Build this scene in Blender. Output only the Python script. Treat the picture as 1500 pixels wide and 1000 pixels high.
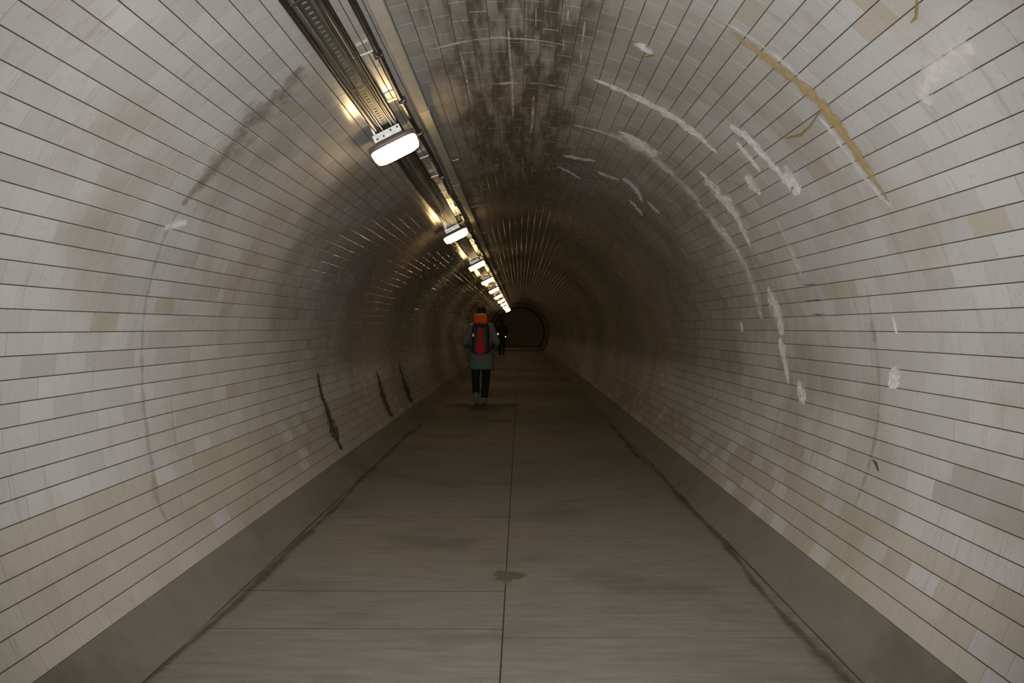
import bpy, bmesh, math, random
import numpy as np
from mathutils import Vector, Matrix
random.seed(7); rng = np.random.default_rng(7)
scene = bpy.context.scene
for o in list(bpy.data.objects): bpy.data.objects.remove(o)
C = scene.collection
rad = math.radians

# ---------------------------------------------------------------- camera, world, flash, exposure
R = 1.80            # inner radius of the tiled bore
ZC = 1.065          # height of the bore's axis above the footway
CAMX, CAMZ = 0.068, 1.385
F_PX = 1400.0
cam_d = bpy.data.cameras.new('camera'); cam = bpy.data.objects.new('camera', cam_d); C.objects.link(cam)
cam.location = (CAMX, 0, CAMZ)
cam_d.sensor_width = 36.0; cam_d.lens = 36.0*F_PX/1500.0; cam_d.clip_start = 0.02; cam_d.clip_end = 300
# vanishing point of the tunnel sits at pixel (762, 480): a hair right of and above the frame's middle
cam.rotation_euler = (rad(90) - math.atan(20/F_PX), 0, math.atan(12/F_PX))
scene.camera = cam
w = bpy.data.worlds.new('world'); scene.world = w; w.use_nodes = True
w.node_tree.nodes['Background'].inputs[0].default_value = (0.9, 0.8, 0.65, 1)
w.node_tree.nodes['Background'].inputs[1].default_value = 0.0
fl = bpy.data.lights.new('camera_flash', 'SPOT'); flo = bpy.data.objects.new('camera_flash', fl); C.objects.link(flo)
flo.location = (CAMX-0.04, 0.02, CAMZ+0.07); flo.rotation_euler = (rad(90), 0, 0)
fl.energy = 1310; fl.spot_size = rad(79); fl.spot_blend = 1.0; fl.shadow_soft_size = 0.02; fl.color = (1.0, 0.985, 0.975)
vs = scene.view_settings
vs.view_transform = 'Standard'; vs.look = 'None'; vs.gamma = 1.0; vs.use_curve_mapping = False
vs.exposure = 0.0

# ---------------------------------------------------------------- helpers
def tag(o, label=None, cat=None, group=None, kind=None):
    if label: o['label'] = label
    if cat: o['category'] = cat
    if group: o['group'] = group
    if kind: o['kind'] = kind
    return o
def link(name, me, mat=None, parent=None, loc=(0,0,0), rot=(0,0,0)):
    o = bpy.data.objects.new(name, me); C.objects.link(o)
    if me is not None and mat is not None and not me.materials: me.materials.append(mat)
    o.location = loc; o.rotation_euler = rot
    if parent: o.parent = parent
    return o
def empty(name, loc=(0,0,0), rot=(0,0,0)):
    o = link(name, None, None, None, loc, rot); o.empty_display_size = 0.05; return o
def mesh_py(name, v, f, smooth=False):
    me = bpy.data.meshes.new(name); me.from_pydata([tuple(p) for p in v], [], [tuple(q) for q in f]); me.update()
    if smooth: me.polygons.foreach_set('use_smooth', [True]*len(me.polygons))
    return me
def box_me(name, size, ctr=(0,0,0), bevel=0.0, seg=2, taper=None):
    bm = bmesh.new(); bmesh.ops.create_cube(bm, size=1.0)
    for v in bm.verts:
        t = 1.0
        if taper and v.co.z > 0: t = taper
        v.co = Vector((v.co.x*size[0]*t+ctr[0], v.co.y*size[1]*t+ctr[1], v.co.z*size[2]+ctr[2]))
    if bevel: bmesh.ops.bevel(bm, geom=list(bm.edges), offset=bevel, segments=seg, affect='EDGES', profile=0.5)
    me = bpy.data.meshes.new(name); bm.to_mesh(me); bm.free()
    me.polygons.foreach_set('use_smooth', [bool(bevel) and seg > 1]*len(me.polygons))
    return me
def tube_geo(pts, rads, n=8, cap=True, flat=1.0):
    """loft of circles along a polyline; rads may be floats or (side, front) pairs"""
    V, Fc = [], []
    pts = [Vector(p) for p in pts]
    for i, p in enumerate(pts):
        d = (pts[min(i+1, len(pts)-1)] - pts[max(i-1, 0)]).normalized()
        ref = Vector((0,1,0)) if abs(d.y) < 0.8 else Vector((0,0,1))
        a = d.cross(ref).normalized(); b = a.cross(d).normalized()
        r = rads[i] if isinstance(rads, (list, tuple)) else rads
        ra, rb = r if isinstance(r, (list, tuple)) else (r, r)
        for k in range(n):
            t = 2*math.pi*k/n
            V.append(p + a*(ra*math.cos(t)) + b*(rb*math.sin(t)))
    for i in range(len(pts)-1):
        for k in range(n):
            Fc.append((i*n+k, i*n+(k+1) % n, (i+1)*n+(k+1) % n, (i+1)*n+k))
    if cap:
        Fc.append(tuple(range(n-1, -1, -1))); Fc.append(tuple((len(pts)-1)*n+k for k in range(n)))
    return V, Fc
def tube_me(name, pts, rads, n=8):
    return mesh_py(name, *tube_geo(pts, rads, n), smooth=True)
def ball_geo(c, r, nu=14, nv=9):
    V, Fc = [], []
    c = Vector(c); rx, ry, rz = r
    for j in range(nv+1):
        th = math.pi*(j+0.02)/(nv+0.04)
        for i in range(nu):
            ph = 2*math.pi*i/nu
            V.append(c + Vector((rx*math.sin(th)*math.cos(ph), ry*math.sin(th)*math.sin(ph), rz*math.cos(th))))
    for j in range(nv):
        for i in range(nu):
            Fc.append((j*nu+i, (j+1)*nu+i, (j+1)*nu+(i+1) % nu, j*nu+(i+1) % nu))
    Fc.append(tuple(range(nu))); Fc.append(tuple(nv*nu+i for i in range(nu-1, -1, -1)))
    return V, Fc
def join_geo(*gs):
    V, Fc = [], []
    for v, f in gs:
        o = len(V); V += list(v); Fc += [tuple(i+o for i in q) for q in f]
    return V, Fc
def on_bore(phi, y, off=0.0):
    """point on the bore: phi degrees from the crown, right positive; off metres inwards"""
    r = R-off
    return Vector((r*math.sin(rad(phi)), y, ZC+r*math.cos(rad(phi))))

# ---------------------------------------------------------------- materials
def mat(name):
    m = bpy.data.materials.new(name); m.use_nodes = True
    return m, m.node_tree, m.node_tree.nodes['Principled BSDF']
def nd(t, kind, **kw):
    n = t.nodes.new(kind)
    for k, v in kw.items(): setattr(n, k, v)
    return n
def lk(t, a, b): t.links.new(a, b)
def noise(t, vec, scale, detail=4, rough=0.55):
    n = nd(t, 'ShaderNodeTexNoise'); n.inputs['Scale'].default_value = scale; n.inputs['Detail'].default_value = detail
    n.inputs['Roughness'].default_value = rough
    if vec is not None: lk(t, vec, n.inputs['Vector'])
    return n.outputs['Fac']
def mapping(t, vec, scale=(1,1,1), loc=(0,0,0)):
    n = nd(t, 'ShaderNodeMapping'); n.inputs['Scale'].default_value = scale; n.inputs['Location'].default_value = loc
    lk(t, vec, n.inputs['Vector']); return n.outputs['Vector']
def ramp(t, fac, a, b):
    n = nd(t, 'ShaderNodeMapRange', interpolation_type='SMOOTHSTEP'); n.inputs['From Min'].default_value = a; n.inputs['From Max'].default_value = b
    lk(t, fac, n.inputs['Value']); return n.outputs['Result']
def math_(t, op, a, b=0.0):
    n = nd(t, 'ShaderNodeMath', operation=op)
    for i, x in enumerate((a, b)):
        if hasattr(x, 'links'): lk(t, x, n.inputs[i])
        else: n.inputs[i].default_value = x
    return n.outputs[0]
def mix(t, fac, a, b, blend='MIX'):
    n = nd(t, 'ShaderNodeMix', data_type='RGBA', blend_type=blend)
    for sock, x in ((n.inputs[0], fac), (n.inputs[6], a), (n.inputs[7], b)):
        if hasattr(x, 'links'): lk(t, x, sock)
        elif isinstance(x, tuple): sock.default_value = (*x, 1) if len(x) == 3 else x
        else: sock.default_value = x
    return n.outputs[2]
def bump(t, bsdf, h, strength, dist=0.002):
    n = nd(t, 'ShaderNodeBump'); n.inputs['Strength'].default_value = strength; n.inputs['Distance'].default_value = dist
    lk(t, h, n.inputs['Height']); lk(t, n.outputs['Normal'], bsdf.inputs['Normal'])
def plain(name, col, rough=0.6, metal=0.0, var=0.12, scale=18.0, spec=0.5):
    m, t, b = mat(name)
    g = nd(t, 'ShaderNodeNewGeometry').outputs['Position']
    f = noise(t, g, scale)
    d = tuple(c*(1-var*1.6) for c in col); e = tuple(min(1, c*(1+var)) for c in col)
    lk(t, mix(t, f, d, e), b.inputs['Base Color'])
    b.inputs['Roughness'].default_value = rough; b.inputs['Metallic'].default_value = metal
    b.inputs['Specular IOR Level'].default_value = spec
    return m

def tile_material():
    m, t, b = mat('glazed_tile')
    pos = nd(t, 'ShaderNodeNewGeometry').outputs['Position']
    at = nd(t, 'ShaderNodeAttribute', attribute_name='tint'); tint = at.outputs['Fac']
    be = nd(t, 'ShaderNodeAttribute', attribute_name='beige').outputs['Fac']
    base = mix(t, ramp(t, tint, 0.0, 1.0), (0.42,0.408,0.390), (0.60,0.592,0.582))
    base = mix(t, be, base, (0.43,0.375,0.28))
    # grime in blotches over several tiles, and fine crazing / scuffs
    big = noise(t, mapping(t, pos, (1,0.8,1)), 1.3, 5, 0.6)
    base = mix(t, math_(t, 'MULTIPLY', ramp(t, big, 0.42, 0.72), 0.55), base, (0.34,0.295,0.225))
    run = noise(t, mapping(t, pos, (2.2,9.0,0.9)), 2.0, 5, 0.65)          # runs down the wall
    base = mix(t, math_(t, 'MULTIPLY', ramp(t, run, 0.54, 0.80), 0.5), base, (0.30,0.26,0.19))
    fine = noise(t, pos, 46.0, 5, 0.7)
    base = mix(t, math_(t, 'MULTIPLY', ramp(t, fine, 0.52, 0.8), 0.45), base, (0.26,0.23,0.18))
    # soot and damp along the crown, in stripes that run with the tunnel
    sep = nd(t, 'ShaderNodeSeparateXYZ'); lk(t, pos, sep.inputs[0])
    up = math_(t, 'SUBTRACT', sep.outputs['Z'], ZC)
    phi = math_(t, 'ARCTAN2', math_(t, 'SUBTRACT', sep.outputs['X'], 0.05), up)
    wob = math_(t, 'MULTIPLY', math_(t, 'SUBTRACT', noise(t, mapping(t, pos, (1,0.9,1)), 2.4, 4), 0.5), 0.30)
    aphi = math_(t, 'ABSOLUTE', math_(t, 'ADD', phi, wob))
    crown = math_(t, 'SUBTRACT', 1.0, ramp(t, aphi, 0.10, 0.36))
    cmb = nd(t, 'ShaderNodeCombineXYZ'); lk(t, math_(t, 'MULTIPLY', phi, 14.0), cmb.inputs[0]); lk(t, math_(t, 'MULTIPLY', sep.outputs['Y'], 0.75), cmb.inputs[1])
    stripe = ramp(t, noise(t, cmb.outputs[0], 1.25, 5, 0.65), 0.38, 0.58)
    damp = math_(t, 'MULTIPLY', crown, math_(t, 'ADD', math_(t, 'MULTIPLY', stripe, 0.66), 0.30))
    base = mix(t, damp, base, (0.056,0.045,0.029))
    # a dry soot layer on the upper vault and one band of haunch on the right
    soot = math_(t, 'MULTIPLY', math_(t, 'SUBTRACT', 1.0, ramp(t, aphi, 0.25, 1.0)), 0.34)
    base = mix(t, soot, base, (0.15,0.128,0.095))
    # soot above a dado line; deepening with distance paints light falloff into the colour
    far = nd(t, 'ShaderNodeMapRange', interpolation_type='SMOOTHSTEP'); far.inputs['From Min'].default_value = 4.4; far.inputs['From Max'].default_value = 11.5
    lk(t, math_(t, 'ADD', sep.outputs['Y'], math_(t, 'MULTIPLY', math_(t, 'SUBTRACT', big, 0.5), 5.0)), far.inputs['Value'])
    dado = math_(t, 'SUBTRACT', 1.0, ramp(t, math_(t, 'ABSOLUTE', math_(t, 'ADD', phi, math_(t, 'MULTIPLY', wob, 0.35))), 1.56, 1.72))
    film_and_falloff = math_(t, 'MULTIPLY', math_(t, 'MULTIPLY', far.outputs['Result'], dado), math_(t, 'ADD', math_(t, 'MULTIPLY', run, 0.5), 0.36))
    base = mix(t, film_and_falloff, base, (0.155,0.135,0.105))
    lk(t, base, b.inputs['Base Color'])
    lk(t, math_(t, 'ADD', math_(t, 'MULTIPLY', noise(t, pos, 9.0), 0.22), 0.10), b.inputs['Roughness'])
    b.inputs['Specular IOR Level'].default_value = 0.45
    bump(t, b, noise(t, pos, 16.0, 3), 0.05, 0.004)
    return m
def concrete(name, c0, c1, c2, streak=(1.2,7.0,1.0), rough=0.8):
    m, t, b = mat(name)
    pos = nd(t, 'ShaderNodeNewGeometry').outputs['Position']
    base = mix(t, noise(t, mapping(t, pos, streak), 2.6, 7, 0.62), c0, c1)
    base = mix(t, math_(t, 'MULTIPLY', ramp(t, noise(t, pos, 1.1, 6, 0.6), 0.48, 0.72), 0.6), base, c2)
    base = mix(t, math_(t, 'MULTIPLY', ramp(t, noise(t, pos, 70.0, 3, 0.6), 0.5, 0.8), 0.5), base, c2)
    lk(t, base, b.inputs['Base Color']); b.inputs['Roughness'].default_value = rough
    b.inputs['Specular IOR Level'].default_value = 0.3
    bump(t, b, noise(t, mapping(t, pos, streak), 24.0, 5, 0.6), 0.3, 0.004)
    return m
def crust(name, col, col2, opacity, soft, rag=2.2, fs=11.0):
    """deposit on the tiles with a ragged edge"""
    m, t, b = mat(name)
    pos = nd(t, 'ShaderNodeNewGeometry').outputs['Position']
    uv = nd(t, 'ShaderNodeUVMap', uv_map='UVMap').outputs['UV']
    s = nd(t, 'ShaderNodeSeparateXYZ'); lk(t, uv, s.inputs[0])
    ev = math_(t, 'SUBTRACT', 1.0, math_(t, 'ABSOLUTE', math_(t, 'SUBTRACT', math_(t, 'MULTIPLY', s.outputs['Y'], 2.0), 1.0)))
    n1 = noise(t, mapping(t, pos, (1,0.6,1)), fs, 6, 0.7)
    a = math_(t, 'ADD', ev, math_(t, 'MULTIPLY', math_(t, 'SUBTRACT', n1, 0.52), rag))
    a = ramp(t, a, 0.05, 0.05+soft)
    a = math_(t, 'MULTIPLY', a, math_(t, 'ADD', math_(t, 'MULTIPLY', ramp(t, noise(t, pos, 30.0, 4, 0.7), 0.3, 0.65), 0.45), 0.55))
    lk(t, math_(t, 'MULTIPLY', a, opacity), b.inputs['Alpha'])
    lk(t, mix(t, noise(t, pos, 14.0), col, col2), b.inputs['Base Color'])
    b.inputs['Roughness'].default_value = 0.85; b.inputs['Specular IOR Level'].default_value = 0.2
    return m
M = {}
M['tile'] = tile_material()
M['tile_edge'] = plain('tile_edge', (0.29,0.262,0.215), 0.9, 0, 0.3, 30, 0.1)
M['slab_edge'] = plain('slab_edge', (0.06,0.052,0.04), 0.95, 0, 0.3, 30, 0.1)
M['grout'] = plain('old_grout', (0.095,0.072,0.052), 0.9, 0, 0.3, 30, 0.2)
M['slab'] = concrete('worn_paving', (0.105,0.096,0.080), (0.27,0.248,0.208), (0.088,0.078,0.061))
M['bed'] = plain('joint_bed', (0.05,0.042,0.032), 0.95, 0, 0.3, 30, 0.1)
M['kerb'] = concrete('kerb_concrete', (0.122,0.109,0.088), (0.205,0.185,0.150), (0.088,0.077,0.059), (2.0,1.2,2.0))
M['white'] = crust('lime_crust', (0.90,0.90,0.89), (0.72,0.71,0.68), 0.95, 0.6, 2.8)
M['white_soft'] = crust('lime_film', (0.84,0.82,0.79), (0.68,0.65,0.60), 0.72, 0.9, 2.6)
M['yellow'] = crust('ochre_seep', (0.38,0.27,0.10), (0.50,0.38,0.19), 0.95, 0.8, 2.4)
M['rust'] = crust('rust_seep', (0.34,0.20,0.05), (0.30,0.18,0.07), 0.85, 0.4)
M['line'] = crust('lime_joint', (0.66,0.61,0.53), (0.46,0.42,0.35), 0.75, 0.7, 4.5, 7.0)
M['dark'] = crust('dirt_film', (0.125,0.098,0.068), (0.22,0.18,0.135), 0.5, 1.1, 3.2)
M['dirt'] = crust('thin_dirt', (0.14,0.11,0.08), (0.24,0.20,0.15), 0.26, 1.0, 3.4)
M['crack'] = crust('black_damp', (0.030,0.027,0.022), (0.065,0.055,0.042), 0.88, 0.7, 3.0)
M['damp'] = crust('damp_film', (0.235,0.195,0.130), (0.30,0.255,0.18), 0.38, 1.2, 1.8, 5.0)
M['patch'] = crust('floor_filler', (0.11,0.094,0.062), (0.14,0.12,0.085), 0.9, 0.25)
M['steel'] = plain('galvanised_steel', (0.55,0.55,0.53), 0.38, 0.85, 0.25, 40)
M['dark_steel'] = plain('grimy_tray_steel', (0.055,0.062,0.055), 0.5, 0.3, 0.3, 40)
M['cable_black'] = plain('black_cable_sheath', (0.016,0.016,0.015), 0.42, 0, 0.2, 30)
M['cable_brown'] = plain('brown_cable_sheath', (0.060,0.045,0.030), 0.40, 0, 0.25, 30)
M['cable_grey'] = plain('grey_cable_sheath', (0.10,0.095,0.082), 0.42, 0, 0.25, 30)
M['trunking'] = plain('painted_trunking', (0.40,0.365,0.30), 0.5, 0, 0.15, 12)
M['lamp_base'] = plain('lamp_base_plastic', (0.115,0.085,0.075), 0.5, 0, 0.1, 20)
m, t, b = mat('lit_diffuser'); M['diffuser'] = m
b.inputs['Base Color'].default_value = (0.85,0.82,0.75,1); b.inputs['Roughness'].default_value = 0.4
b.inputs['Emission Color'].default_value = (1.0,0.68,0.30,1); b.inputs['Emission Strength'].default_value = 26.0

# ---------------------------------------------------------------- the bore: backing shells, tiles
Y0, Y1 = -2.6, 57.2
PITCH = 2.77                      # degrees per course
TH, TL = R*rad(PITCH), 0.262      # course height, tile length
GAP_R, GAP_J = 0.0042, 0.0026
TD = 0.012                        # tile thickness
def arc_shell(name, k0, k1, r, y0, y1, mat_, e0=0.0, e1=0.0):
    a = [rad(PITCH*k) for k in range(k0, k1+1)]; a[0] -= rad(e0); a[-1] += rad(e1)
    ys = [y0+(y1-y0)*i/12 for i in range(13)]; V = []; Fc = []
    n = len(a)
    for rr in (r, r+0.12):
        for y in ys:
            for q in a: V.append((rr*math.sin(q), y, ZC+rr*math.cos(q)))
    m_ = len(ys)
    for i in range(m_-1):
        for j in range(n-1):
            p = i*n+j; Fc.append((p, p+1, p+n+1, p+n)); p += n*m_; Fc.append((p, p+n, p+n+1, p+1))
    o = n*m_
    for j in range(n-1):
        Fc.append((j, o+j, o+j+1, j+1)); p = (m_-1)*n+j; Fc.append((p, p+1, o+p+1, o+p))
    for i in range(m_-1):
        p = i*n; Fc.append((p, p+n, o+p+n, o+p)); p = i*n+n-1; Fc.append((p, o+p, o+p+n, p+n))
    return link(name, mesh_py(name, V, Fc, True), mat_)
SECT = {'wall_left': (-43, -15), 'ceiling': (-15, 15), 'wall_right': (15, 43)}
LAB = {'wall_left': 'left tunnel wall of grey-white glazed tiles curving up towards the lamps',
       'ceiling': 'dark stained tiled crown of the tunnel vault above the footway',
       'wall_right': 'right tunnel wall of grey-white glazed tiles with white and ochre streaks'}
walls = {}
def tile_local(bev=0.0012):
    hx, hy = (TH-GAP_R)/2, (TL-GAP_J)/2
    bx, by = hx-bev, hy-0.0002
    # x tangential, y along the tunnel, z outwards; the glazed face looks inwards (-z)
    v = [(-bx,-by,0),(bx,-by,0),(bx,by,0),(-bx,by,0), (-hx,-hy,0.0010),(hx,-hy,0.0010),(hx,hy,0.0010),(-hx,hy,0.0010),
         (-hx,-hy,TD),(hx,-hy,TD),(hx,hy,TD),(-hx,hy,TD)]
    f = [(0,3,2,1),(0,1,5,4),(1,2,6,5),(2,3,7,6),(3,0,4,7),(4,5,9,8),(5,6,10,9),(6,7,11,10),(7,4,8,11),(8,9,10,11)]
    return np.array(v), f
TV, TF = tile_local()
NVAR = 14
tile_mesh = []
for i in range(NVAR*2):
    me = mesh_py('tile', TV, TF)
    for nm, val in (('tint', (i % NVAR)/(NVAR-1)), ('beige', 0.0 if i < NVAR else 0.62)):
        at = me.attributes.new(nm, 'FLOAT', 'FACE'); at.data.foreach_set('value', [val]*len(TF))
    me.materials.append(M['tile']); me.materials.append(M['tile_edge'])
    me.polygons.foreach_set('material_index', [0 if q in (0,2,4) else 1 for q in range(len(TF))]); tile_mesh.append(me)
def project(p):
    d = p[1]
    if d < 0.3: return None
    return 762+F_PX*(p[0]-CAMX)/d, 480-F_PX*(p[2]-CAMZ)/d
def visible_area(k, yc):
    a0, a1 = rad(PITCH*k), rad(PITCH*(k+1)); q = []
    for a, y in ((a0,yc-TL/2),(a1,yc-TL/2),(a1,yc+TL/2),(a0,yc+TL/2)):
        s = project((R*math.sin(a), y, ZC+R*math.cos(a)))
        if s is None: return 0
        q.append((min(max(s[0],0),1500), min(max(s[1],0),1000)))
    return abs(sum(q[i][0]*q[(i+1)%4][1]-q[(i+1)%4][0]*q[i][1] for i in range(4)))/2
tiles_all = {}
for nm, (k0, k1) in SECT.items():
    wl = arc_shell(nm, k0, k1, R+0.0018, Y0, Y1, M['grout'], 0.25 if nm == 'wall_left' else 0, 0.25 if nm == 'wall_right' else 0)
    tag(wl, LAB[nm], kind='structure'); walls[nm] = wl
    T = []
    for k in range(k0, k1):
        ph = (0.5 if k % 2 else 0.0)*TL + rng.uniform(-0.02, 0.02)
        n = int((Y1-Y0)/TL)
        for j in range(n):
            yc = Y0+ph*0.98+TL*(j+0.5)
            if yc+TL/2 > Y1: continue
            T.append((visible_area(k, yc), k, yc))
    T.sort(key=lambda q: -q[0])
    def style(k, yc):
        tint = float(np.clip(rng.normal(0.60, 0.10), 0, 1))
        if nm == 'wall_right' and ((k == 36 and 3.25 < yc < 4.05) or (k == 35 and 3.2 < yc < 3.8)): tint = rng.uniform(0, 0.15)   # replaced greyer tiles
        low = abs(k+0.5) > 36.5 and nm == 'wall_left' and rng.random() < 0.85 or abs(k+0.5) > 38.5 and rng.random() < 0.7 or rng.random() < 0.02
        return tint, (0.62 if low else 0.0), rng.normal(0, 0.00015), rng.normal(0, 0.0012), rng.normal(0, 0.001)
    for A, k, yc in T[:300]:
        tint, be, dr, rx, ry = style(k, yc)
        ang = rad(PITCH*(k+0.5)); rr = R+dr
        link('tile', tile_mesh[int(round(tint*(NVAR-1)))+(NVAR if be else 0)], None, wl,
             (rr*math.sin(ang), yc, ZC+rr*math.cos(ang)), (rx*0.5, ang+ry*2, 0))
    rest = T[300:]; nT = len(rest)
    VV = np.zeros((nT, 12, 3)); tints = np.zeros((nT, 10)); bes = np.zeros((nT, 10))
    for i, (A, k, yc) in enumerate(rest):
        tint, be, dr, rx, ry = style(k, yc)
        ang = rad(PITCH*(k+0.5))+ry*2; a_c = rad(PITCH*(k+0.5)); rr = R+dr
        x, y, z = TV[:,0], TV[:,1], TV[:,2]+TV[:,1]*rx*0.5
        VV[i,:,0] = rr*math.sin(a_c)+x*math.cos(ang)+z*math.sin(ang)
        VV[i,:,1] = yc+y
        VV[i,:,2] = ZC+rr*math.cos(a_c)-x*math.sin(ang)+z*math.cos(ang)
        tints[i] = tint; bes[i] = be
    tf = np.array(TF)[:9]
    FF = (tf[None,:,:]+12*np.arange(nT)[:,None,None]).reshape(-1, 4)
    me = bpy.data.meshes.new('tile_field')
    me.vertices.add(nT*12); me.vertices.foreach_set('co', VV.reshape(-1))
    me.loops.add(FF.size); me.loops.foreach_set('vertex_index', FF.reshape(-1).astype(np.int32))
    me.polygons.add(len(FF)); me.polygons.foreach_set('loop_start', (np.arange(len(FF))*4).astype(np.int32))
    me.polygons.foreach_set('use_smooth', [False]*len(FF)); me.update(calc_edges=True); me.validate()
    for an, arr in (('tint', tints), ('beige', bes)):
        at = me.attributes.new(an, 'FLOAT', 'FACE'); at.data.foreach_set('value', arr[:, :9].reshape(-1).astype(np.float32))
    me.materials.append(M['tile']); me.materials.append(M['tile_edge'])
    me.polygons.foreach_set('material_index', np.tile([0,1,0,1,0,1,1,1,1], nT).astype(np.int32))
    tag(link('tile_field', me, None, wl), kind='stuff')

# footway: two rows of slabs on a bed
FX = 1.405
fb = link('floor', box_me('floor', (2*FX+0.3, Y1-Y0+0.4, 0.10), (0, (Y0+Y1)/2, -0.0515)), M['bed'])
tag(fb, 'grey-brown concrete footway down the middle of the tunnel', kind='structure')
lefts = [Y0, -1.5, 0.45, 2.41, 4.376, 5.01]; rights = [Y0, -1.6, 0.36, 2.31, 4.26]
for L, st in ((lefts, 1.96), (rights, 3.9)):
    while L[-1]+st < Y1: L.append(L[-1]+st)
    L.append(Y1)
for L, xa, xb in ((lefts, -FX, -0.011), (rights, -0.011, FX)):
    for i in range(len(L)-1):
        g = 0.008 if xa < -0.1 else 0.004; dz = rng.normal(0, 0.0003)
        me = box_me('paving_slab', (xb-xa-0.007, L[i+1]-L[i]-g, 0.03))
        me.materials.append(M['slab']); me.materials.append(M['slab_edge'])
        for p_ in me.polygons: p_.material_index = 0 if p_.normal.z > 0.9 else 1
        link('paving_slab', me, None, fb, ((xa+xb)/2, (L[i]+L[i+1])/2, -0.0152+dz*0.6))
pv = [(-0.10,5.18,0.0016),(0.05,5.20,0.0016),(0.11,5.30,0.0016),(0.05,5.46,0.0016),(-0.09,5.44,0.0016)]
# filler patch over the middle joint, a low domed smear
bm = bmesh.new(); ctr = (0.0, 5.31)
ring = []
for i in range(28):
    a = 2*math.pi*i/28; k = 1+0.18*math.sin(3*a+1)+0.12*math.sin(7*a)
    ring.append((ctr[0]+0.088*k*math.cos(a), ctr[1]+0.12*k*math.sin(a)))
vb = [bm.verts.new((x, y, 0.0)) for x, y in ring]; vt = [bm.verts.new((ctr[0]+(x-ctr[0])*0.9, ctr[1]+(y-ctr[1])*0.9, 0.004)) for x, y in ring]
for i in range(28): bm.faces.new((vb[i], vb[(i+1)%28], vt[(i+1)%28], vt[i]))
bm.faces.new(vt); me = bpy.data.meshes.new('filler_patch'); bm.to_mesh(me); bm.free()
link('filler_patch', me, plain('filler_brown', (0.12,0.10,0.066), 0.85, 0, 0.2, 20, 0.2), fb)

# sloping concrete kerbs
for nm, s, lb in (('trim_1', -1, 'sloping concrete kerb along the foot of the left wall'), ('trim_2', 1, 'sloping concrete kerb along the foot of the right wall')):
    prof = [(FX-0.004,-0.02),(FX+0.004,0.004),(FX+0.06,0.055),(FX+0.152,0.174),(FX+0.168,0.1885),(FX+0.22,0.190),(FX+0.24,-0.02)]
    ys = np.arange(Y0, Y1+0.01, 0.4); V = []; Fc = []; n = len(prof)
    for i, y in enumerate(ys):
        w1 = 0.006*math.sin(y*1.3+s)+rng.normal(0, 0.003)
        for j, (x, z) in enumerate(prof): V.append((s*(x+(w1 if 0 < j < 3 else 0)), y, z+(w1*0.5 if j in (2,3) else 0)))
    for i in range(len(ys)-1):
        for j in range(n):
            q = (i*n+j, i*n+(j+1)%n, (i+1)*n+(j+1)%n, (i+1)*n+j); Fc.append(q if s > 0 else q[::-1])
    Fc.append(tuple(range(n))); Fc.append(tuple((len(ys)-1)*n+j for j in range(n)))
    tag(link(nm, mesh_py(nm, V, Fc), M['kerb']), lb, kind='structure')

# dirt gathered in the angle between footway and kerb
def seam(s_, x0, hw):
    ys = np.arange(1.5, 14.0, 0.25); V = []; Fc = []; uv = []
    for i, y in enumerate(ys):
        c = x0+0.02*math.sin(0.9*y+s_)+0.012*math.sin(2.3*y)
        h = hw*(1+0.35*math.sin(1.7*y+2*s_))
        for j in range(5):
            o = j/2-1; V.append((s_*(c+o*h), y, 0.0022+0.002*(1-o*o))); uv.append((i/len(ys), (o+1)/2))
    for i in range(len(ys)-1):
        for j in range(4):
            q = (i*5+j, i*5+j+1, (i+1)*5+j+1, (i+1)*5+j); Fc.append(q if s_ > 0 else q[::-1])
    me = mesh_py('dirt_seam', V, Fc, True); ul = me.uv_layers.new(name='UVMap')
    for lp in me.loops: ul.data[lp.index].uv = uv[lp.vertex_index]
    link('dirt_seam', me, M['seam'], fb)
M['seam'] = crust('seam_dirt', (0.045,0.040,0.032), (0.085,0.075,0.06), 0.55, 1.0, 2.8, 4.0)
seam(-1, FX-0.030, 0.040); seam(1, FX-0.045, 0.045)

# the far length: dark joint ring, then the narrower lining
def ring_me(name, prof, n=72):
    V = []; Fc = []; m_ = len(prof)
    for i in range(n):
        a = 2*math.pi*i/n
        for r, y in prof: V.append((r*math.sin(a), y, ZC+r*math.cos(a)))
    for i in range(n):
        for j in range(m_):
            Fc.append((i*m_+j, ((i+1)%n)*m_+j, ((i+1)%n)*m_+(j+1)%m_, i*m_+(j+1)%m_))
    return mesh_py(name, V, Fc, True)
M['joint'] = plain('black_joint', (0.012,0.011,0.010), 0.9, 0, 0.2, 10, 0.1)
M['lining'] = plain('painted_iron_lining', (0.12,0.10,0.075), 0.8, 0, 0.25, 3)
M['far_wall'] = plain('far_wall_tile', (0.36,0.31,0.24), 0.8, 0, 0.25, 3)
tag(link('trim_3', ring_me('trim_3', [(R+0.1,Y1),(R-0.02,Y1),(R-0.02,Y1+0.35),(R+0.1,Y1+0.35)]), M['joint']), 'black joint ring around the far end of the tiled tunnel', kind='structure')
tag(link('wall_far', ring_me('wall_far', [(R+0.1,Y1+0.36),(R-0.05,Y1+0.36),(R-0.05,Y1+12),(R+0.1,Y1+12)]), M['lining']), 'narrower dark lining beyond the black joint ring', kind='structure')
tag(link('trim_4', box_me('trim_4', (3.0,0.30,0.05), (0,Y1+0.2,-0.012), 0.01), M['joint']), 'black drain strip across the far end of the footway', kind='structure')
fe = link('trim_5', box_me('trim_5', (2.9,11.6,0.06), (0,Y1+6.2,0.03), 0.01), M['slab']); tag(fe, 'footway continuing into the narrower far lining', kind='structure')
tag(link('wall_end', box_me('wall_end', (3.9,0.2,3.9), (0,Y1+12.2,ZC)), M['far_wall']), 'dim brown wall closing the far end of the tunnel', kind='structure')

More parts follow.
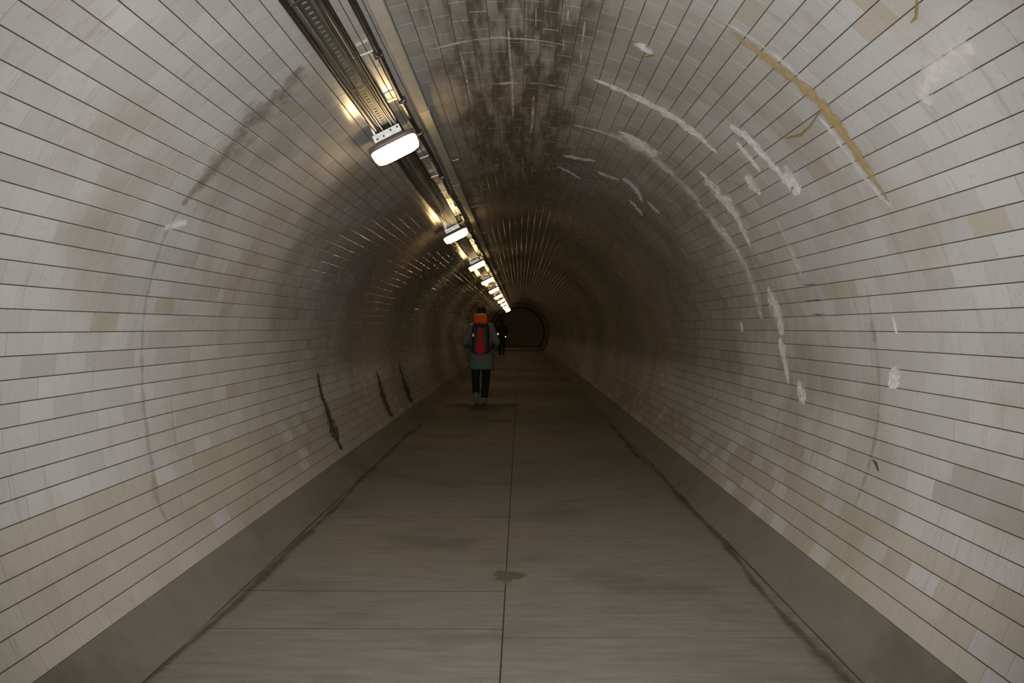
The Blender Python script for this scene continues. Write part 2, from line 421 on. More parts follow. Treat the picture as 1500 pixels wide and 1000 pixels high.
# deposits, damp and dirt lying on the tiles: (kind, [(degrees from crown, metres along, half width)])
DEP = [
    ('yellow', [(31.0,3.94,0.0126),(33.7,3.97,0.0301),(38.1,3.97,0.0497),(41.9,3.95,0.0586),(46.8,3.95,0.0521),(53.2,3.98,0.043),(58.3,3.99,0.0344),(62.2,3.96,0.0111)]),
    ('white_soft', [(30.1,3.9,0.012),(34.6,3.89,0.018),(39.7,3.9,0.0242),(43.2,3.9,0.0151)]),
    ('white_soft', [(47.7,4.06,0.0162),(52.4,4.07,0.0229),(57.3,4.07,0.0274),(61.3,4.01,0.0268),(63.1,3.96,0.0075)]),
    ('rust', [(47.1,4.0,0.0043),(48.0,4.2,0.0075),(48.3,4.36,0.0078),(47.4,4.54,0.0049)]),
    ('white', [(15.7,5.45,0.0147),(20.4,5.49,0.0381),(26.6,5.5,0.0453),(32.6,5.53,0.0529),(37.2,5.53,0.0415),(42.3,5.56,0.0283)]),
    ('white_soft', [(14.3,6.74,0.0224),(20.5,6.67,0.0465),(26.2,6.65,0.1044),(31.4,6.66,0.123),(37.2,6.7,0.0964),(42.4,6.74,0.0818),(49.5,6.8,0.1011),(57.2,6.79,0.1075),(63.4,6.68,0.0692),(68.7,6.67,0.0852),(75.9,6.71,0.0792),(78.2,6.68,0.0161)]),
    ('white', [(24.2,6.43,0.0293),(27.3,6.5,0.109),(30.9,6.55,0.0991),(33.5,6.62,0.0285)]),
    ('white', [(42.5,6.13,0.0256),(46.1,6.19,0.0755),(50.3,6.19,0.0987),(54.5,6.19,0.0704),(58.0,6.26,0.0425),(61.5,6.31,0.0296)]),
    ('white', [(52.1,6.81,0.0358),(55.9,6.8,0.0693),(59.3,6.72,0.054),(62.8,6.66,0.0219)]),
    ('white', [(70.9,6.31,0.037),(73.9,6.3,0.0904),(76.9,6.27,0.0823),(80.1,6.23,0.0597),(81.2,6.22,0.022)]),
    ('white', [(82.1,6.34,0.0167),(84.8,6.29,0.0679),(87.6,6.24,0.0554),(91.3,6.17,0.0147)]),
    ('white', [(90.7,5.97,0.0239),(92.5,5.87,0.0474),(94.0,5.79,0.0285)]),
    ('white', [(40.3,5.02,0.0288),(42.5,4.97,0.041),(44.4,4.94,0.03)]),
    ('white', [(42.6,4.99,0.0174),(45.6,4.97,0.0466),(48.8,4.97,0.0473),(52.2,4.95,0.0415),(54.2,4.9,0.0855),(56.1,4.89,0.0473)]),
    ('white', [(43.0,5.14,0.0141),(46.3,5.18,0.0317),(49.6,5.21,0.0223)]),
    ('white', [(48.6,5.49,0.028),(50.6,5.48,0.0834),(53.1,5.49,0.0292)]),
    ('white_soft', [(58.5,5.49,0.0214),(62.5,5.52,0.0445),(66.6,5.53,0.0484),(70.1,5.52,0.0236)]),
    ('white', [(78.8,7.38,0.0307),(79.6,7.36,0.0374),(80.6,7.31,0.019)]),
    ('white', [(78.0,4.36,0.0099),(79.3,4.35,0.02),(80.8,4.34,0.0101)]),
    ('white', [(85.7,4.44,0.0447),(87.3,4.42,0.0518),(88.7,4.41,0.0396)]),
    ('white_soft', [(51.6,3.2,0.0232),(50.5,3.04,0.0546),(50.5,2.92,0.0626),(50.6,2.81,0.0301)]),
    ('white_soft', [(50.6,3.2,0.0176),(52.2,3.23,0.0571),(53.6,3.23,0.0306)]),
    ('white', [(-63.7,4.51,0.0099),(-62.9,4.62,0.0338),(-62.0,4.74,0.0138)]),
    ('white', [(20.8,4.59,0.0208),(21.8,4.63,0.0409),(23.1,4.68,0.0243)]),
    ('rust', [(22.2,4.76,0.0061),(23.0,4.73,0.009),(23.5,4.66,0.0051)]),
    ('white', [(13.5,7.95,0.0261),(16.9,7.89,0.0527),(22.1,7.74,0.0199)]),
    ('white', [(12.5,8.49,0.016),(15.7,8.61,0.031),(20.2,8.8,0.0231)]),
    ('white', [(23.9,8.14,0.0588),(26.8,8.12,0.042),(29.5,8.01,0.0214)]),
    ('white', [(30.5,7.9,0.0738),(33.3,7.9,0.0424),(35.9,8.05,0.0249),(38.5,8.28,0.0187)]),
    ('white', [(35.5,8.54,0.0164),(38.4,8.64,0.0443),(41.3,8.81,0.0177)]),
    ('white', [(39.9,8.08,0.0194),(42.1,8.13,0.0672),(44.0,8.12,0.0416)]),
    ('line', [(-12.8,4.95,0.0128),(-9.3,4.93,0.0169),(-5.9,4.9,0.0179),(-2.5,4.89,0.019),(0.8,4.9,0.0188),(4.2,4.91,0.0187),(7.5,4.92,0.0166),(10.4,4.95,0.0107)]),
    ('line', [(-6.1,5.83,0.0176),(-1.4,5.8,0.0234),(3.2,5.78,0.0252),(7.8,5.77,0.0264),(11.8,5.79,0.0191)]),
    ('line', [(-7.9,5.12,0.0055),(-7.9,5.46,0.0078),(-8.0,6.02,0.0065)]),
    ('line', [(0.3,4.71,0.005),(0.4,5.25,0.0075),(0.7,5.76,0.0062),(0.6,6.73,0.0072)]),
    ('line', [(4.5,4.41,0.0032),(4.6,4.69,0.005)]),
    ('line', [(9.2,4.38,0.0047),(9.4,4.59,0.0049)]),
    ('line', [(9.1,4.77,0.0051),(9.4,5.02,0.0054)]),
    ('line', [(11.9,4.44,0.0048),(12.2,4.8,0.0051),(12.6,5.16,0.0055)]),
    ('line', [(4.9,6.07,0.0065),(4.9,6.61,0.0094),(4.8,7.24,0.0078)]),
    ('dark', [(-31.7,4.41,0.0143),(-35.1,4.58,0.0912),(-39.4,4.62,0.23),(-43.9,4.64,0.2002),(-48.8,4.66,0.155),(-54.6,4.65,0.0802),(-59.7,4.57,0.0405)]),
    ('dirt', [(-60.3,4.57,0.0245),(-65.1,4.56,0.0329),(-70.6,4.58,0.0315),(-76.6,4.61,0.0266),(-82.5,4.66,0.0263),(-88.4,4.7,0.0244),(-94.9,4.72,0.0308),(-101.4,4.72,0.0385),(-106.7,4.68,0.0387),(-110.7,4.7,0.0209)]),
    ('crack', [(-92.8,8.79,0.064),(-100.0,8.83,0.0919),(-105.5,8.95,0.1349),(-111.2,8.92,0.1949),(-117.3,8.91,0.0879)]),
    ('crack', [(-97.2,12.3,0.0405),(-105.3,12.38,0.2319),(-111.8,12.36,0.2859),(-118.0,12.34,0.1355)]),
    ('crack', [(-94.7,14.56,0.0353),(-102.6,14.68,0.1469),(-110.4,14.71,0.3842),(-117.7,14.72,0.2112)]),
    ('crack', [(-98.0,19.93,0.0591),(-107.2,19.86,0.0732),(-114.7,19.71,0.0262)]),
    ('dirt', [(73.3,4.58,0.0147),(79.8,4.63,0.0289),(84.0,4.62,0.0293),(90.3,4.61,0.0252),(96.7,4.63,0.0245),(103.3,4.66,0.0274),(108.5,4.7,0.0187)]),
    ('crack', [(71.6,5.55,0.002),(71.7,5.43,0.0039),(71.8,5.31,0.0019)]),
    ('crack', [(74.6,5.58,0.002),(74.6,5.43,0.0039),(74.6,5.29,0.0019)]),
    ('crack', [(77.2,5.52,0.002),(77.3,5.4,0.0039),(77.2,5.3,0.0019)]),
    ('crack', [(100.1,4.62,0.0051),(100.6,4.56,0.014),(101.5,4.52,0.0057)]),
    ('rust', [(45.3,2.99,0.0032),(45.2,2.94,0.0076),(43.9,2.86,0.0055)]),
]
NAMES = {'white':'lime_streak','white_soft':'lime_film','yellow':'ochre_streak','rust':'rust_streak','line':'lime_joint','dark':'dirt_band','dirt':'dirt_line','crack':'damp_crack','damp':'damp_patch'}
def deposit(kind, P):
    # resample with a Catmull-Rom-like smoothing
    Q = []
    for i in range(len(P)-1):
        for s in range(5):
            u = s/5; Q.append(tuple(P[i][c]*(1-u)+P[i+1][c]*u for c in range(3)))
    Q.append(P[-1]); V = []; Fc = []; uv = []
    n = 7
    grow = 1.9 if kind == 'white' else 1.5 if kind in ('white','white_soft','dark','damp','yellow') else 1.25
    for i, (f, y, h) in enumerate(Q):
        a = Q[max(i-1,0)]; b = Q[min(i+1,len(Q)-1)]
        ta, ty = rad(b[0]-a[0])*R, b[1]-a[1]; L = math.hypot(ta, ty) or 1
        na, ny = -ty/L, ta/L
        h *= grow
        if i in (0, len(Q)-1): h *= 0.3
        for j in range(n):
            o = (2*j/(n-1)-1)
            ph = rad(f)+na*h*o/R; yy = y+ny*h*o
            rr = R-0.0028-0.0012*(1-o*o)
            V.append((rr*math.sin(ph), yy, ZC+rr*math.cos(ph))); uv.append((i/(len(Q)-1), (o+1)/2))
    for i in range(len(Q)-1):
        for j in range(n-1):
            Fc.append((i*n+j, i*n+j+1, (i+1)*n+j+1, (i+1)*n+j))
    me = mesh_py(NAMES[kind], V, Fc, True)
    ul = me.uv_layers.new(name='UVMap')
    for lp in me.loops: ul.data[lp.index].uv = uv[lp.vertex_index]
    mid = P[len(P)//2][0]
    link(NAMES[kind], me, M[kind], walls['wall_left' if mid < -41.5 else 'wall_right' if mid > 41.5 else 'ceiling'])
for kind, P in DEP: deposit(kind, P)

# ---------------------------------------------------------------- services along the vault
def bore_frame(name, phi, y):
    return empty(name, on_bore(phi, y), (0, rad(phi), 0))
def superring(hx, hy, z, n=40, p=4.5):
    out = []
    for i in range(n):
        a = 2*math.pi*i/n; c, s = math.cos(a), math.sin(a)
        k = (abs(c)**p+abs(s)**p)**(-1/p); out.append((hx*k*c, hy*k*s, z))
    return out
def loft(name, rings):
    V = [p for r in rings for p in r]; n = len(rings[0]); Fc = []
    for i in range(len(rings)-1):
        for k in range(n): Fc.append((i*n+k, i*n+(k+1)%n, (i+1)*n+(k+1)%n, (i+1)*n+k))
    Fc.append(tuple(range(n-1,-1,-1))); Fc.append(tuple((len(rings)-1)*n+k for k in range(n)))
    me = mesh_py(name, V, Fc, True)
    return me
LAMP_PHI = -26.5
diff_me = loft('diffuser', [superring(0.152,0.108,-0.138), superring(0.154,0.110,-0.150), superring(0.151,0.107,-0.180), superring(0.143,0.099,-0.200), superring(0.120,0.080,-0.209), superring(0.06,0.040,-0.212)])
base_me = loft('base_plate', [superring(0.150,0.105,-0.106), superring(0.160,0.116,-0.112), superring(0.162,0.118,-0.142), superring(0.150,0.106,-0.144)])
box_m = box_me('gear_box', (0.170,0.200,0.044), (0.0,-0.030,-0.083), 0.005, 2)
lid_m = box_me('box_flange', (0.186,0.010,0.050), (0.0,-0.136,-0.083), 0.002, 1)
bolt_m = box_me('bolt', (0.012,0.008,0.012), (0,0,0), 0.002, 1)
strap_m = box_me('hanger', (0.016,0.03,0.075), (0,0,0), 0.002, 1)
def lamp(y, label, detail):
    r = bore_frame('bulkhead_lamp', LAMP_PHI, y)
    tag(r, label, 'lamp', 'bulkhead lamps in a row along the tunnel vault')
    link('diffuser', diff_me, M['diffuser'], r); link('base_plate', base_me, M['lamp_base'], r)
    gb = link('gear_box', box_m, M['steel'], r)
    if detail:
        fl_ = link('box_flange', lid_m, M['steel'], gb)
        for x in (-0.07,-0.025,0.03,0.075): link('bolt', bolt_m, M['dark_steel'], gb, (x,-0.143,-0.083+0.008*math.copysign(1,x)))
    for x in (-0.078, 0.078): link('hanger', strap_m, M['steel'], r, (x, 0.02, -0.034))
ORD = ['second','third','fourth','fifth','sixth','seventh','eighth','ninth','tenth']
for i in range(11):
    lb = 'nearest and largest lit square bulkhead lamp under the vault cables' if i == 0 else \
         'farthest and smallest lit bulkhead lamp at the end of the vault row' if i == 10 else \
         'lit square bulkhead lamp, %s from the camera in the vault row' % ORD[i-1]
    lamp(6.13+5.75*i, lb, i < 4)

YS, YE = -2.2, 56.8
def run(name, phi, off, tang, r, mat_, label, cat, wob, seed, step=0.45, n=8, group=None, pinch=0.0):
    rg = random.Random(seed); pts = []; y = YS
    o = bore_frame(name, phi, YS); loc_inv = o.location
    k1, k2, p1, p2 = rg.uniform(0.7,1.4), rg.uniform(0.25,0.5), rg.uniform(0,6), rg.uniform(0,6)
    while y <= YE:
        dx = wob*(math.sin(k1*y+p1)+0.7*math.sin(2.3*k1*y+p2))
        dz = -0.4*abs(wob)*(1+math.sin(1.7*k2*y+p2))
        pts.append((tang+dx, y-YS, -off+dz)); y += step
    bpy.data.objects.remove(o)
    me = tube_me(name, pts, r, n)
    q = link(name, me, mat_, None, on_bore(phi, YS), (0, rad(phi), 0))
    if label: tag(q, label, cat, group)
    return q
BPH = -26.0
G = 'service cables bundled above the lamps'
for tang, off, r, mt, lb, sd in [
    (-0.070, 0.040, 0.0130, 'cable_black', 'thick black cable, outermost on the left of the vault cable bundle', 1),
    (-0.048, 0.034, 0.0070, 'cable_brown', 'thin brown cable second from the left edge of the vault bundle', 2),
    (-0.034, 0.050, 0.0060, 'cable_grey', 'thin grey cable third from the left edge of the vault bundle', 3),
    (0.030, 0.050, 0.0060, 'cable_grey', 'thin grey cable just right of the slotted tray in the bundle', 4),
    (0.043, 0.036, 0.0080, 'cable_brown', 'brown cable third from the right edge of the vault bundle', 5),
    (0.058, 0.048, 0.0065, 'cable_brown', 'thin brown cable second from the right edge of the bundle', 6),
    (-0.022, 0.022, 0.0075, 'cable_brown', 'brown cable lying above the slotted tray, left of its slots', 8),
    (0.021, 0.020, 0.0070, 'cable_brown', 'brown cable lying above the slotted tray, right of its slots', 9),
    (0.072, 0.036, 0.0110, 'cable_black', 'black cable, outermost on the right of the vault cable bundle', 7)]:
    run('service_cable', BPH, off, tang, r, M[mt], lb, 'cable', 0.0035, sd, group=G)
# slotted tray in the middle of the bundle
tr = bore_frame('slotted_tray', BPH, YS); tag(tr, 'dark slotted steel tray carrying the cable bundle along the vault', 'cable tray')
L = YE-YS
for x in (-0.0165, 0.0165): link('side_rail', box_me('side_rail', (0.013, L, 0.004), (x, L/2, -0.036)), M['dark_steel'], tr)
def slots(y0, y1, pit, fr):
    V = []; Fc = []; y = y0
    while y < y1:
        g = ((-0.011,y,-0.0355),(0.011,y,-0.0355),(0.011,y+pit*fr,-0.0355),(-0.011,y+pit*fr,-0.0355))
        o = len(V); V += list(g)+[(a,b_,c-0.003) for a,b_,c in g]
        Fc += [(o,o+1,o+2,o+3),(o+7,o+6,o+5,o+4),(o,o+4,o+5,o+1),(o+1,o+5,o+6,o+2),(o+2,o+6,o+7,o+3),(o+3,o+7,o+4,o)]
        y += pit
    return V, Fc
tag(link('slot_web', mesh_py('slot_web', *slots(0, L, 0.06, 0.62)), M['dark_steel'], tr), kind='stuff')
cl_m = box_me('saddle_clip', (0.10, 0.020, 0.003), (0,0,0), 0.001, 1)
y = 1.0
while y < 24:
    link('saddle_clip', cl_m, M['steel' if (int(y*10) % 3 == 0) else 'dark_steel'], tr, (0.0, y-YS, -0.062)); 
    y += 1.32
# black pipe-like power cable with brackets
PPH = -20.6
pc = bore_frame('power_cable', PPH, YS); tag(pc, 'single thick black power cable on brackets beside the beige trunking', 'cable')
rg = random.Random(5); pts = []; y = YS
while y <= YE:
    pts.append((0.006*math.sin(1.9*y), y-YS, -0.050-0.006*math.sin(2.7*y+1))); y += 0.3
link('sheath', tube_me('sheath', pts, 0.0165, 10), M['cable_black'], pc)
arm_m = box_me('bracket', (0.135,0.022,0.006), (-0.055,0,0), 0.0015, 1)
post_m = box_me('bracket_post', (0.012,0.02,0.030), (0,0,0), 0.0015, 1)
clamp_m = box_me('clamp', (0.046,0.034,0.040), (0,0,0), 0.006, 2)
y = 0.9
while y < 40:
    a = link('bracket', arm_m, M['steel'], pc, (0, y-YS, -0.028))
    link('bracket_post', post_m, M['steel'], a, (-0.10, 0, 0.014))
    link('clamp', clamp_m, M['cable_black'], a, (0.0, -0.012, -0.026))
    y += 0.93
# beige trunking in three-metre lengths
TPH = -17.7
tk = bore_frame('cable_trunking', TPH, 0); tag(tk, 'flat beige metal trunking running along the vault right of the lamps', 'trunking')
tl_m = box_me('trunking_length', (0.062,3.035,0.028), (0,0,0), 0.003, 1)
jc_m = box_me('joint_clip', (0.068,0.028,0.034), (0,0,0), 0.002, 1)
sc_m = loft('screw', [superring(0.007,0.007,0.0,12,2), superring(0.007,0.007,-0.004,12,2), superring(0.004,0.004,-0.006,12,2)])
hk_m = mesh_py('wire_hook', *tube_geo([(0.03,0,0.012),(0.05,0,-0.010),(0.095,0,-0.012),(0.10,0,0.004)], 0.0035, 6), smooth=True)
y = -3.1+6.03-3.02*2
while y < 55:
    a = link('trunking_length', tl_m, M['trunking'], tk, (0, y+1.525, -0.030))
    if y > 0:
        j = link('joint_clip', jc_m, M['trunking'], tk, (0, y, -0.030)); link('screw', sc_m, M['steel'], j, (0,0,-0.0165))
    if 5 < y+1.5 < 30: link('wire_hook', hk_m, M['steel'], tk, (0, y+1.9, -0.018))
    y += 3.05

# ---------------------------------------------------------------- people
M['skin'] = plain('skin', (0.50,0.33,0.25), 0.55, 0, 0.06, 20)
M['hair'] = plain('dark_hair', (0.022,0.017,0.012), 0.8, 0, 0.3, 60, 0.15)
M['coat'] = plain('grey_green_coat', (0.115,0.125,0.10), 0.85, 0, 0.18, 14, 0.2)
M['coat_black'] = plain('black_coat', (0.020,0.020,0.021), 0.85, 0, 0.2, 14, 0.2)
M['trousers'] = plain('black_trousers', (0.012,0.012,0.014), 0.85, 0, 0.2, 14, 0.2)
M['shoe'] = plain('grey_brown_shoe', (0.17,0.145,0.115), 0.7, 0, 0.15, 25, 0.3)
M['shoe_dark'] = plain('dark_shoe', (0.03,0.028,0.026), 0.7, 0, 0.15, 25, 0.3)
M['pack_red'] = plain('red_nylon', (0.40,0.022,0.018), 0.8, 0, 0.15, 25, 0.15)
M['pack_orange'] = plain('orange_red_nylon', (0.75,0.085,0.020), 0.75, 0, 0.12, 25, 0.15)
M['pack_black'] = plain('black_nylon', (0.016,0.016,0.017), 0.6, 0, 0.2, 25)
M['tan'] = plain('tan_webbing', (0.42,0.27,0.14), 0.8, 0, 0.15, 30)
M['tagwhite'] = plain('white_tag', (0.9,0.9,0.9), 0.3, 0, 0.02, 30)
def blob(name, geos, mat_, parent, vox, smooth=3):
    me = mesh_py(name, *join_geo(*geos)); o = link(name, me, mat_, parent)
    md = o.modifiers.new('skin', 'REMESH'); md.mode = 'VOXEL'; md.voxel_size = vox; md.use_smooth_shade = True
    if smooth:
        s = o.modifiers.new('soft', 'SMOOTH'); s.iterations = smooth; s.factor = 0.5
    return o
def hand(wrist, d, side):
    """palm, four curled fingers of unequal length and a thumb off the palm's side"""
    w_ = Vector(wrist); d = Vector(d).normalized(); up = Vector((0,0,1)); lat = d.cross(up).normalized()
    if lat.dot(Vector((side,0,0))) < 0: lat = -lat
    nrm = d.cross(lat).normalized()
    if nrm.z > 0: nrm = -nrm                      # curl downwards
    G_ = [tube_geo([w_-d*0.03, w_+d*0.02, w_+d*0.06, w_+d*0.095], [(0.024,0.020),(0.036,0.017),(0.042,0.016),(0.038,0.014)], 10)]
    for k, ln in enumerate((0.070,0.080,0.075,0.058)):
        p = w_+d*0.085+lat*(0.030-0.020*k)
        a = p+d*ln*0.45+nrm*0.008; b_ = a+(d*0.6+nrm*0.8).normalized()*ln*0.32; c = b_+(d*0.1+nrm).normalized()*ln*0.28
        G_.append(tube_geo([p-d*0.02, p, a, b_, c], [0.009,0.0095,0.009,0.008,0.006], 7))
    p = w_+d*0.030-lat*(-0.030)*1.0
    G_.append(tube_geo([p-lat*0.012, p+lat*0.012+d*0.02, p+lat*0.022+d*0.045+nrm*0.01, p+lat*0.014+d*0.066+nrm*0.02], [0.012,0.011,0.010,0.007], 7))
    return G_
def foot(ankle, ball, toe, w=0.046):
    a, b_, c = Vector(ankle), Vector(ball), Vector(toe)
    back = (b_-a); back.z = 0; back = back.normalized() if back.length > 1e-4 else Vector((0,1,0))
    heel = a-back*0.045
    return heel, b_, c
def person(name, loc, coatm, trm, shm, hairm, label, legs, arms, hem, H=1.0, detail=True, turn=0.0):
    r = empty(name, loc, (0,0,turn)); tag(r, label, 'person'); r.scale = (H,H,H)
    vox = 0.009 if detail else 0.013
    g = []
    # trunk, neck, head as one continuous figure with limbs
    g.append(tube_geo([(0,0,0.88),(0,0,0.98),(0,0.005,1.12),(0,0.0,1.28),(0,0.0,1.40),(0,0.012,1.46)], [(0.14,0.10),(0.155,0.11),(0.135,0.095),(0.16,0.11),(0.175,0.10),(0.08,0.07)], 16))
    g.append(tube_geo([(0,0.012,1.42),(0,0.025,1.50),(0,0.035,1.58)], [0.062,0.056,0.060], 12))
    hc = (0,0.045,1.665)
    g.append(ball_geo(hc, (0.076,0.098,0.115)))
    g.append(ball_geo((0,0.075,1.615), (0.055,0.062,0.065)))                       # jaw
    g.append(tube_geo([(0,0.13,1.685),(0,0.148,1.665),(0,0.165,1.640),(0,0.140,1.632)], [0.010,0.012,0.016,0.012], 8))   # nose
    for s in (-1,1): g.append(ball_geo((s*0.079,0.045,1.66), (0.012,0.022,0.034), 8, 6))                                   # ears
    g.append(tube_geo([(-0.026,0.140,1.606),(0,0.146,1.604),(0.026,0.140,1.606)], [0.006,0.010,0.006], 6))                 # lips
    for s, (kn, an, ba, to) in ((-1, legs[0]), (1, legs[1])):
        hip = (s*0.085,0,0.92)
        mid = tuple((hip[i]+kn[i])/2 for i in range(3)); cal = tuple(kn[i]*0.68+an[i]*0.32 for i in range(3))
        g.append(tube_geo([hip, mid, kn, cal, an], [0.085,0.074,0.055,0.056,0.038], 12))
        g.append(tube_geo([an, tuple((an[i]+ba[i])/2 for i in range(3)), ba, to], [0.036,0.036,0.036,0.022], 10))
    hands_g = []
    for s, (el, wr, hd) in ((-1, arms[0]), (1, arms[1])):
        sh = (s*0.175,0.0,1.405)
        g.append(tube_geo([sh, tuple((sh[i]+el[i])/2 for i in range(3)), el, tuple((el[i]*0.6+wr[i]*0.4) for i in range(3)), wr], [0.052,0.046,0.038,0.037,0.026], 10))
        g += hand(wr, hd, -s)
    blob('body', g, M['skin'], r, vox, 2)
    # coat
    c = [tube_geo([(0,0.01,1.50),(0,0.005,1.455),(0,0,1.40),(0,0,1.26),(0,0,1.08),(0,0,0.92),(0,0,hem+0.12),(0,0,hem)],
                  [(0.085,0.080),(0.165,0.10),(0.222,0.135),(0.215,0.145),(0.200,0.140),(0.212,0.155),(0.226,0.168),(0.232,0.172)], 24)]
    for s, (el, wr, hd) in ((-1, arms[0]), (1, arms[1])):
        sh = (s*0.165,0.0,1.405)
        c.append(tube_geo([(s*0.10,0,1.42), sh, tuple((sh[i]+el[i])/2 for i in range(3)), el, tuple((el[i]*0.5+wr[i]*0.5) for i in range(3)), tuple(el[i]*0.08+wr[i]*0.92 for i in range(3))], [0.07,0.082,0.070,0.064,0.056,0.048], 12))
    c.append(tube_geo([(0,0.016,1.46),(0,0.022,1.50),(0,0.026,1.535)], [(0.090,0.085),(0.078,0.078),(0.074,0.074)], 14))   # collar
    blob('coat', c, coatm, r, vox, 2)
    t_ = [tube_geo([(0,0,1.02),(0,0,0.92),(0,0,0.86)], [(0.15,0.115),(0.165,0.125),(0.150,0.115)], 16)]
    for s, (kn, an, ba, to) in ((-1, legs[0]), (1, legs[1])):
        hip = (s*0.085,0,0.92); cal = tuple(kn[i]*0.6+an[i]*0.4 for i in range(3)); end = tuple(kn[i]*0.06+an[i]*0.94 for i in range(3))
        t_.append(tube_geo([hip, tuple((hip[i]+kn[i])/2 for i in range(3)), kn, cal, end], [0.097,0.090,0.074,0.070,0.062], 14))
    blob('trousers', t_, trm, r, vox, 2)
    for s, (kn, an, ba, to) in ((-1, legs[0]), (1, legs[1])):
        A, B, T_ = Vector(an), Vector(ba), Vector(to)
        d = (B-A); fwd = (T_-A).normalized(); dn = fwd.cross(Vector((1,0,0))).normalized()
        if dn.z > 0: dn = -dn
        heel = A-fwd*0.05+dn*0.045
        sg = [tube_geo([A-(A-Vector(kn)).normalized()*0.05, A, A+dn*0.03], [0.047,0.048,0.046], 12),
              tube_geo([heel-fwd*0.012, heel+fwd*0.03, (heel+B)/2+(-dn)*0.008, B, T_, T_+fwd*0.03], [(0.026,0.026),(0.042,0.038),(0.043,0.042),(0.050,0.034),(0.040,0.026),(0.018,0.014)], 12)]
        blob('shoe', sg, shm, r, 0.008, 1)
    hg = [ball_geo((0,0.030,1.685), (0.087,0.105,0.112)), tube_geo([(0,-0.035,1.66),(0,-0.035,1.58),(0,-0.02,1.52)], [(0.080,0.055),(0.074,0.05),(0.05,0.035)], 14)]
    blob('hair', hg, hairm, r, 0.010, 2)
    if detail:
        for s in (-1,1):
            link('eye', mesh_py('eye', *ball_geo((s*0.032,0.133,1.672), (0.012,0.010,0.010), 8, 6), smooth=True), M['tagwhite'], r)
    return r
# walker with the red rucksack; trailing left foot with the heel lifted
PX, PY = -0.636, 17.3
p1 = person('person', (PX, PY, 0), M['coat'], M['trousers'], M['shoe'], M['hair'],
    'person in a grey-green coat and black trousers walking away under a red rucksack',
    legs=[((-0.105,0.02,0.50), (-0.085,-0.20,0.185), (-0.080,-0.135,0.060), (-0.078,-0.075,0.030)),
          ((0.085,0.07,0.50), (0.050,0.04,0.090), (0.048,0.17,0.040), (0.050,0.22,0.032))],
    arms=[((-0.285,-0.03,1.12), (-0.265,0.17,1.03), (0.2,1,-0.05)), ((0.285,-0.03,1.12), (0.255,0.18,1.05), (-0.2,1,0.0))], hem=0.64)
# rucksack carried on the back
rk = empty('rucksack', (PX, PY-0.15, 0.92)); tag(rk, 'tall red and black hiking rucksack on the back of the walker in the grey-green coat', 'rucksack')
def pack_me(name, rings):
    return loft(name, [[(x, y+yo, z) for x, y, z in superring(hx, hy, z, 28, 3.2)] for hx, hy, z, yo in rings])
link('pack_body', pack_me('pack_body', [(0.10,0.07,0.0,-0.10),(0.150,0.105,0.025,-0.115),(0.165,0.125,0.12,-0.13),(0.160,0.120,0.30,-0.125),(0.150,0.110,0.44,-0.115),(0.135,0.10,0.53,-0.105),(0.10,0.08,0.545,-0.10)]), M['pack_black'], rk)
link('lid', pack_me('lid', [(0.10,0.09,0.535,-0.105),(0.128,0.118,0.548,-0.11),(0.134,0.125,0.60,-0.115),(0.128,0.118,0.665,-0.105),(0.105,0.095,0.695,-0.095),(0.05,0.05,0.705,-0.09)]), M['pack_orange'], rk)
link('lid_trim', pack_me('lid_trim', [(0.108,0.10,0.688,-0.085),(0.115,0.105,0.696,-0.085),(0.10,0.09,0.712,-0.08),(0.05,0.05,0.718,-0.08)]), M['tan'], rk)
def panel(name, outline, y_in, y_out, mat_):
    V = [(x, y_in, z) for x, z in outline]+[(x*0.94, y_out, z) for x, z in outline]; n = len(outline)
    Fc = [tuple(range(n)), tuple(range(2*n-1, n-1, -1))]+[(i, n+i, n+(i+1)%n, (i+1)%n) for i in range(n)]
    return link(name, mesh_py(name, V, Fc), mat_, rk)
panel('front_panel', [(-0.07,0.015),(0.07,0.015),(0.088,0.06),(0.082,0.17),(0.045,0.27),(0.035,0.36),(0.052,0.46),(-0.052,0.46),(-0.035,0.36),(-0.045,0.27),(-0.082,0.17),(-0.088,0.06)], -0.20, -0.268, M['pack_red'])
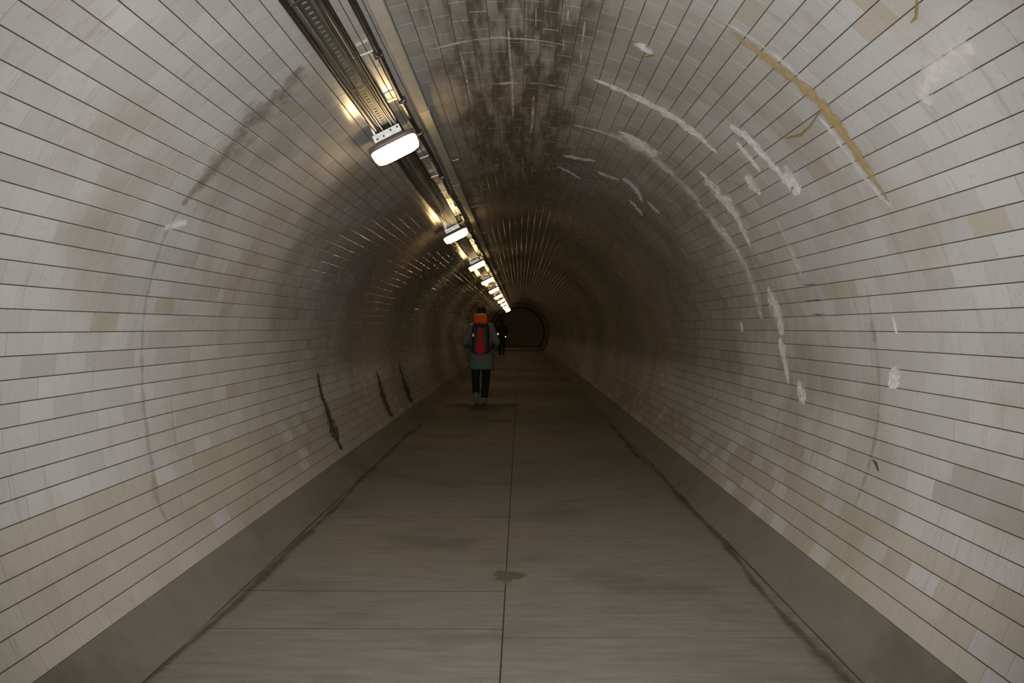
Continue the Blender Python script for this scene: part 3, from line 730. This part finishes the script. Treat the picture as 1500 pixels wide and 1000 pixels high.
for s in (-1, 1):
    link('side_pocket', box_me('side_pocket', (0.045,0.15,0.24), (s*0.160,-0.12,0.16), 0.02, 2), M['pack_black'], rk)
    link('side_stripe', box_me('side_stripe', (0.018,0.03,0.19), (s*0.172,-0.205,0.26), 0.006, 2), M['pack_red'], rk)
    link('compression_strap', box_me('compression_strap', (0.016,0.012,0.50), (s*0.105,-0.236,0.27), 0.003, 1), M['pack_black'], rk)
    link('shoulder_strap', tube_me('shoulder_strap', [(s*0.075,-0.02,0.50),(s*0.088,0.06,0.585),(s*0.10,0.16,0.605),(s*0.105,0.285,0.54),(s*0.115,0.315,0.40),(s*0.14,0.305,0.24),(s*0.20,0.23,0.14),(s*0.225,0.10,0.09),(s*0.15,-0.02,0.08)], [(0.028,0.010)]*9, 8), M['pack_black'], rk)
link('lid_buckle', box_me('lid_buckle', (0.05,0.012,0.05), (0,-0.232,0.545), 0.004, 1), M['pack_black'], rk)
link('reflective_tag', box_me('reflective_tag', (0.022,0.006,0.05), (-0.128,-0.247,0.335), 0.002, 1), M['tagwhite'], rk)
# second walker far ahead, all in black
QX, QY = -0.87, 48.4
p2 = person('person', (QX, QY, 0), M['coat_black'], M['trousers'], M['shoe_dark'], M['hair'],
    'distant person in black clothes walking ahead, near the far end of the tunnel',
    legs=[((-0.10,0.10,0.50), (-0.08,0.14,0.09), (-0.08,0.27,0.04), (-0.08,0.32,0.032)),
          ((0.10,0.0,0.50), (0.085,-0.20,0.16), (0.08,-0.12,0.058), (0.08,-0.06,0.03))],
    arms=[((-0.25,-0.06,1.13), (-0.215,-0.02,0.90), (0,0.1,-1)), ((0.25,0.02,1.13), (0.22,0.10,0.91), (0,0.2,-1))], hem=0.74, H=1.03, detail=False)
def glint(loc, col, strength, label):  # glowing spots added for flash glints on the far walker; holder is made up
    r = empty('flash_glint', loc); tag(r, label, 'glint')
    m, t, b = mat('glint_glow'); b.inputs['Base Color'].default_value = (0.8,0.8,0.8,1)
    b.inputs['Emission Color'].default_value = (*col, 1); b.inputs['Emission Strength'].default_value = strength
    link('glint_holder', tube_me('glint_holder', [(0,0.10,0),(0,0.02,0),(0,0.0,0),(0,-0.02,0)], [0.018,0.018,0.026,0.030], 12), M['pack_black'], r)
    link('glint_dot', mesh_py('glint_dot', *ball_geo((0,-0.02,0), (0.028,0.012,0.028), 12, 8), smooth=True), m, r)
glint((QX-0.19, QY-0.06, 1.07), (1.0,0.95,0.45), 6.0, 'small glowing yellow flash glint at the left side of the distant person in black')
glint((QX+0.19, QY-0.06, 0.935), (0.9,0.93,1.0), 2.0, 'small glowing white flash glint at the right side of the distant person in black')
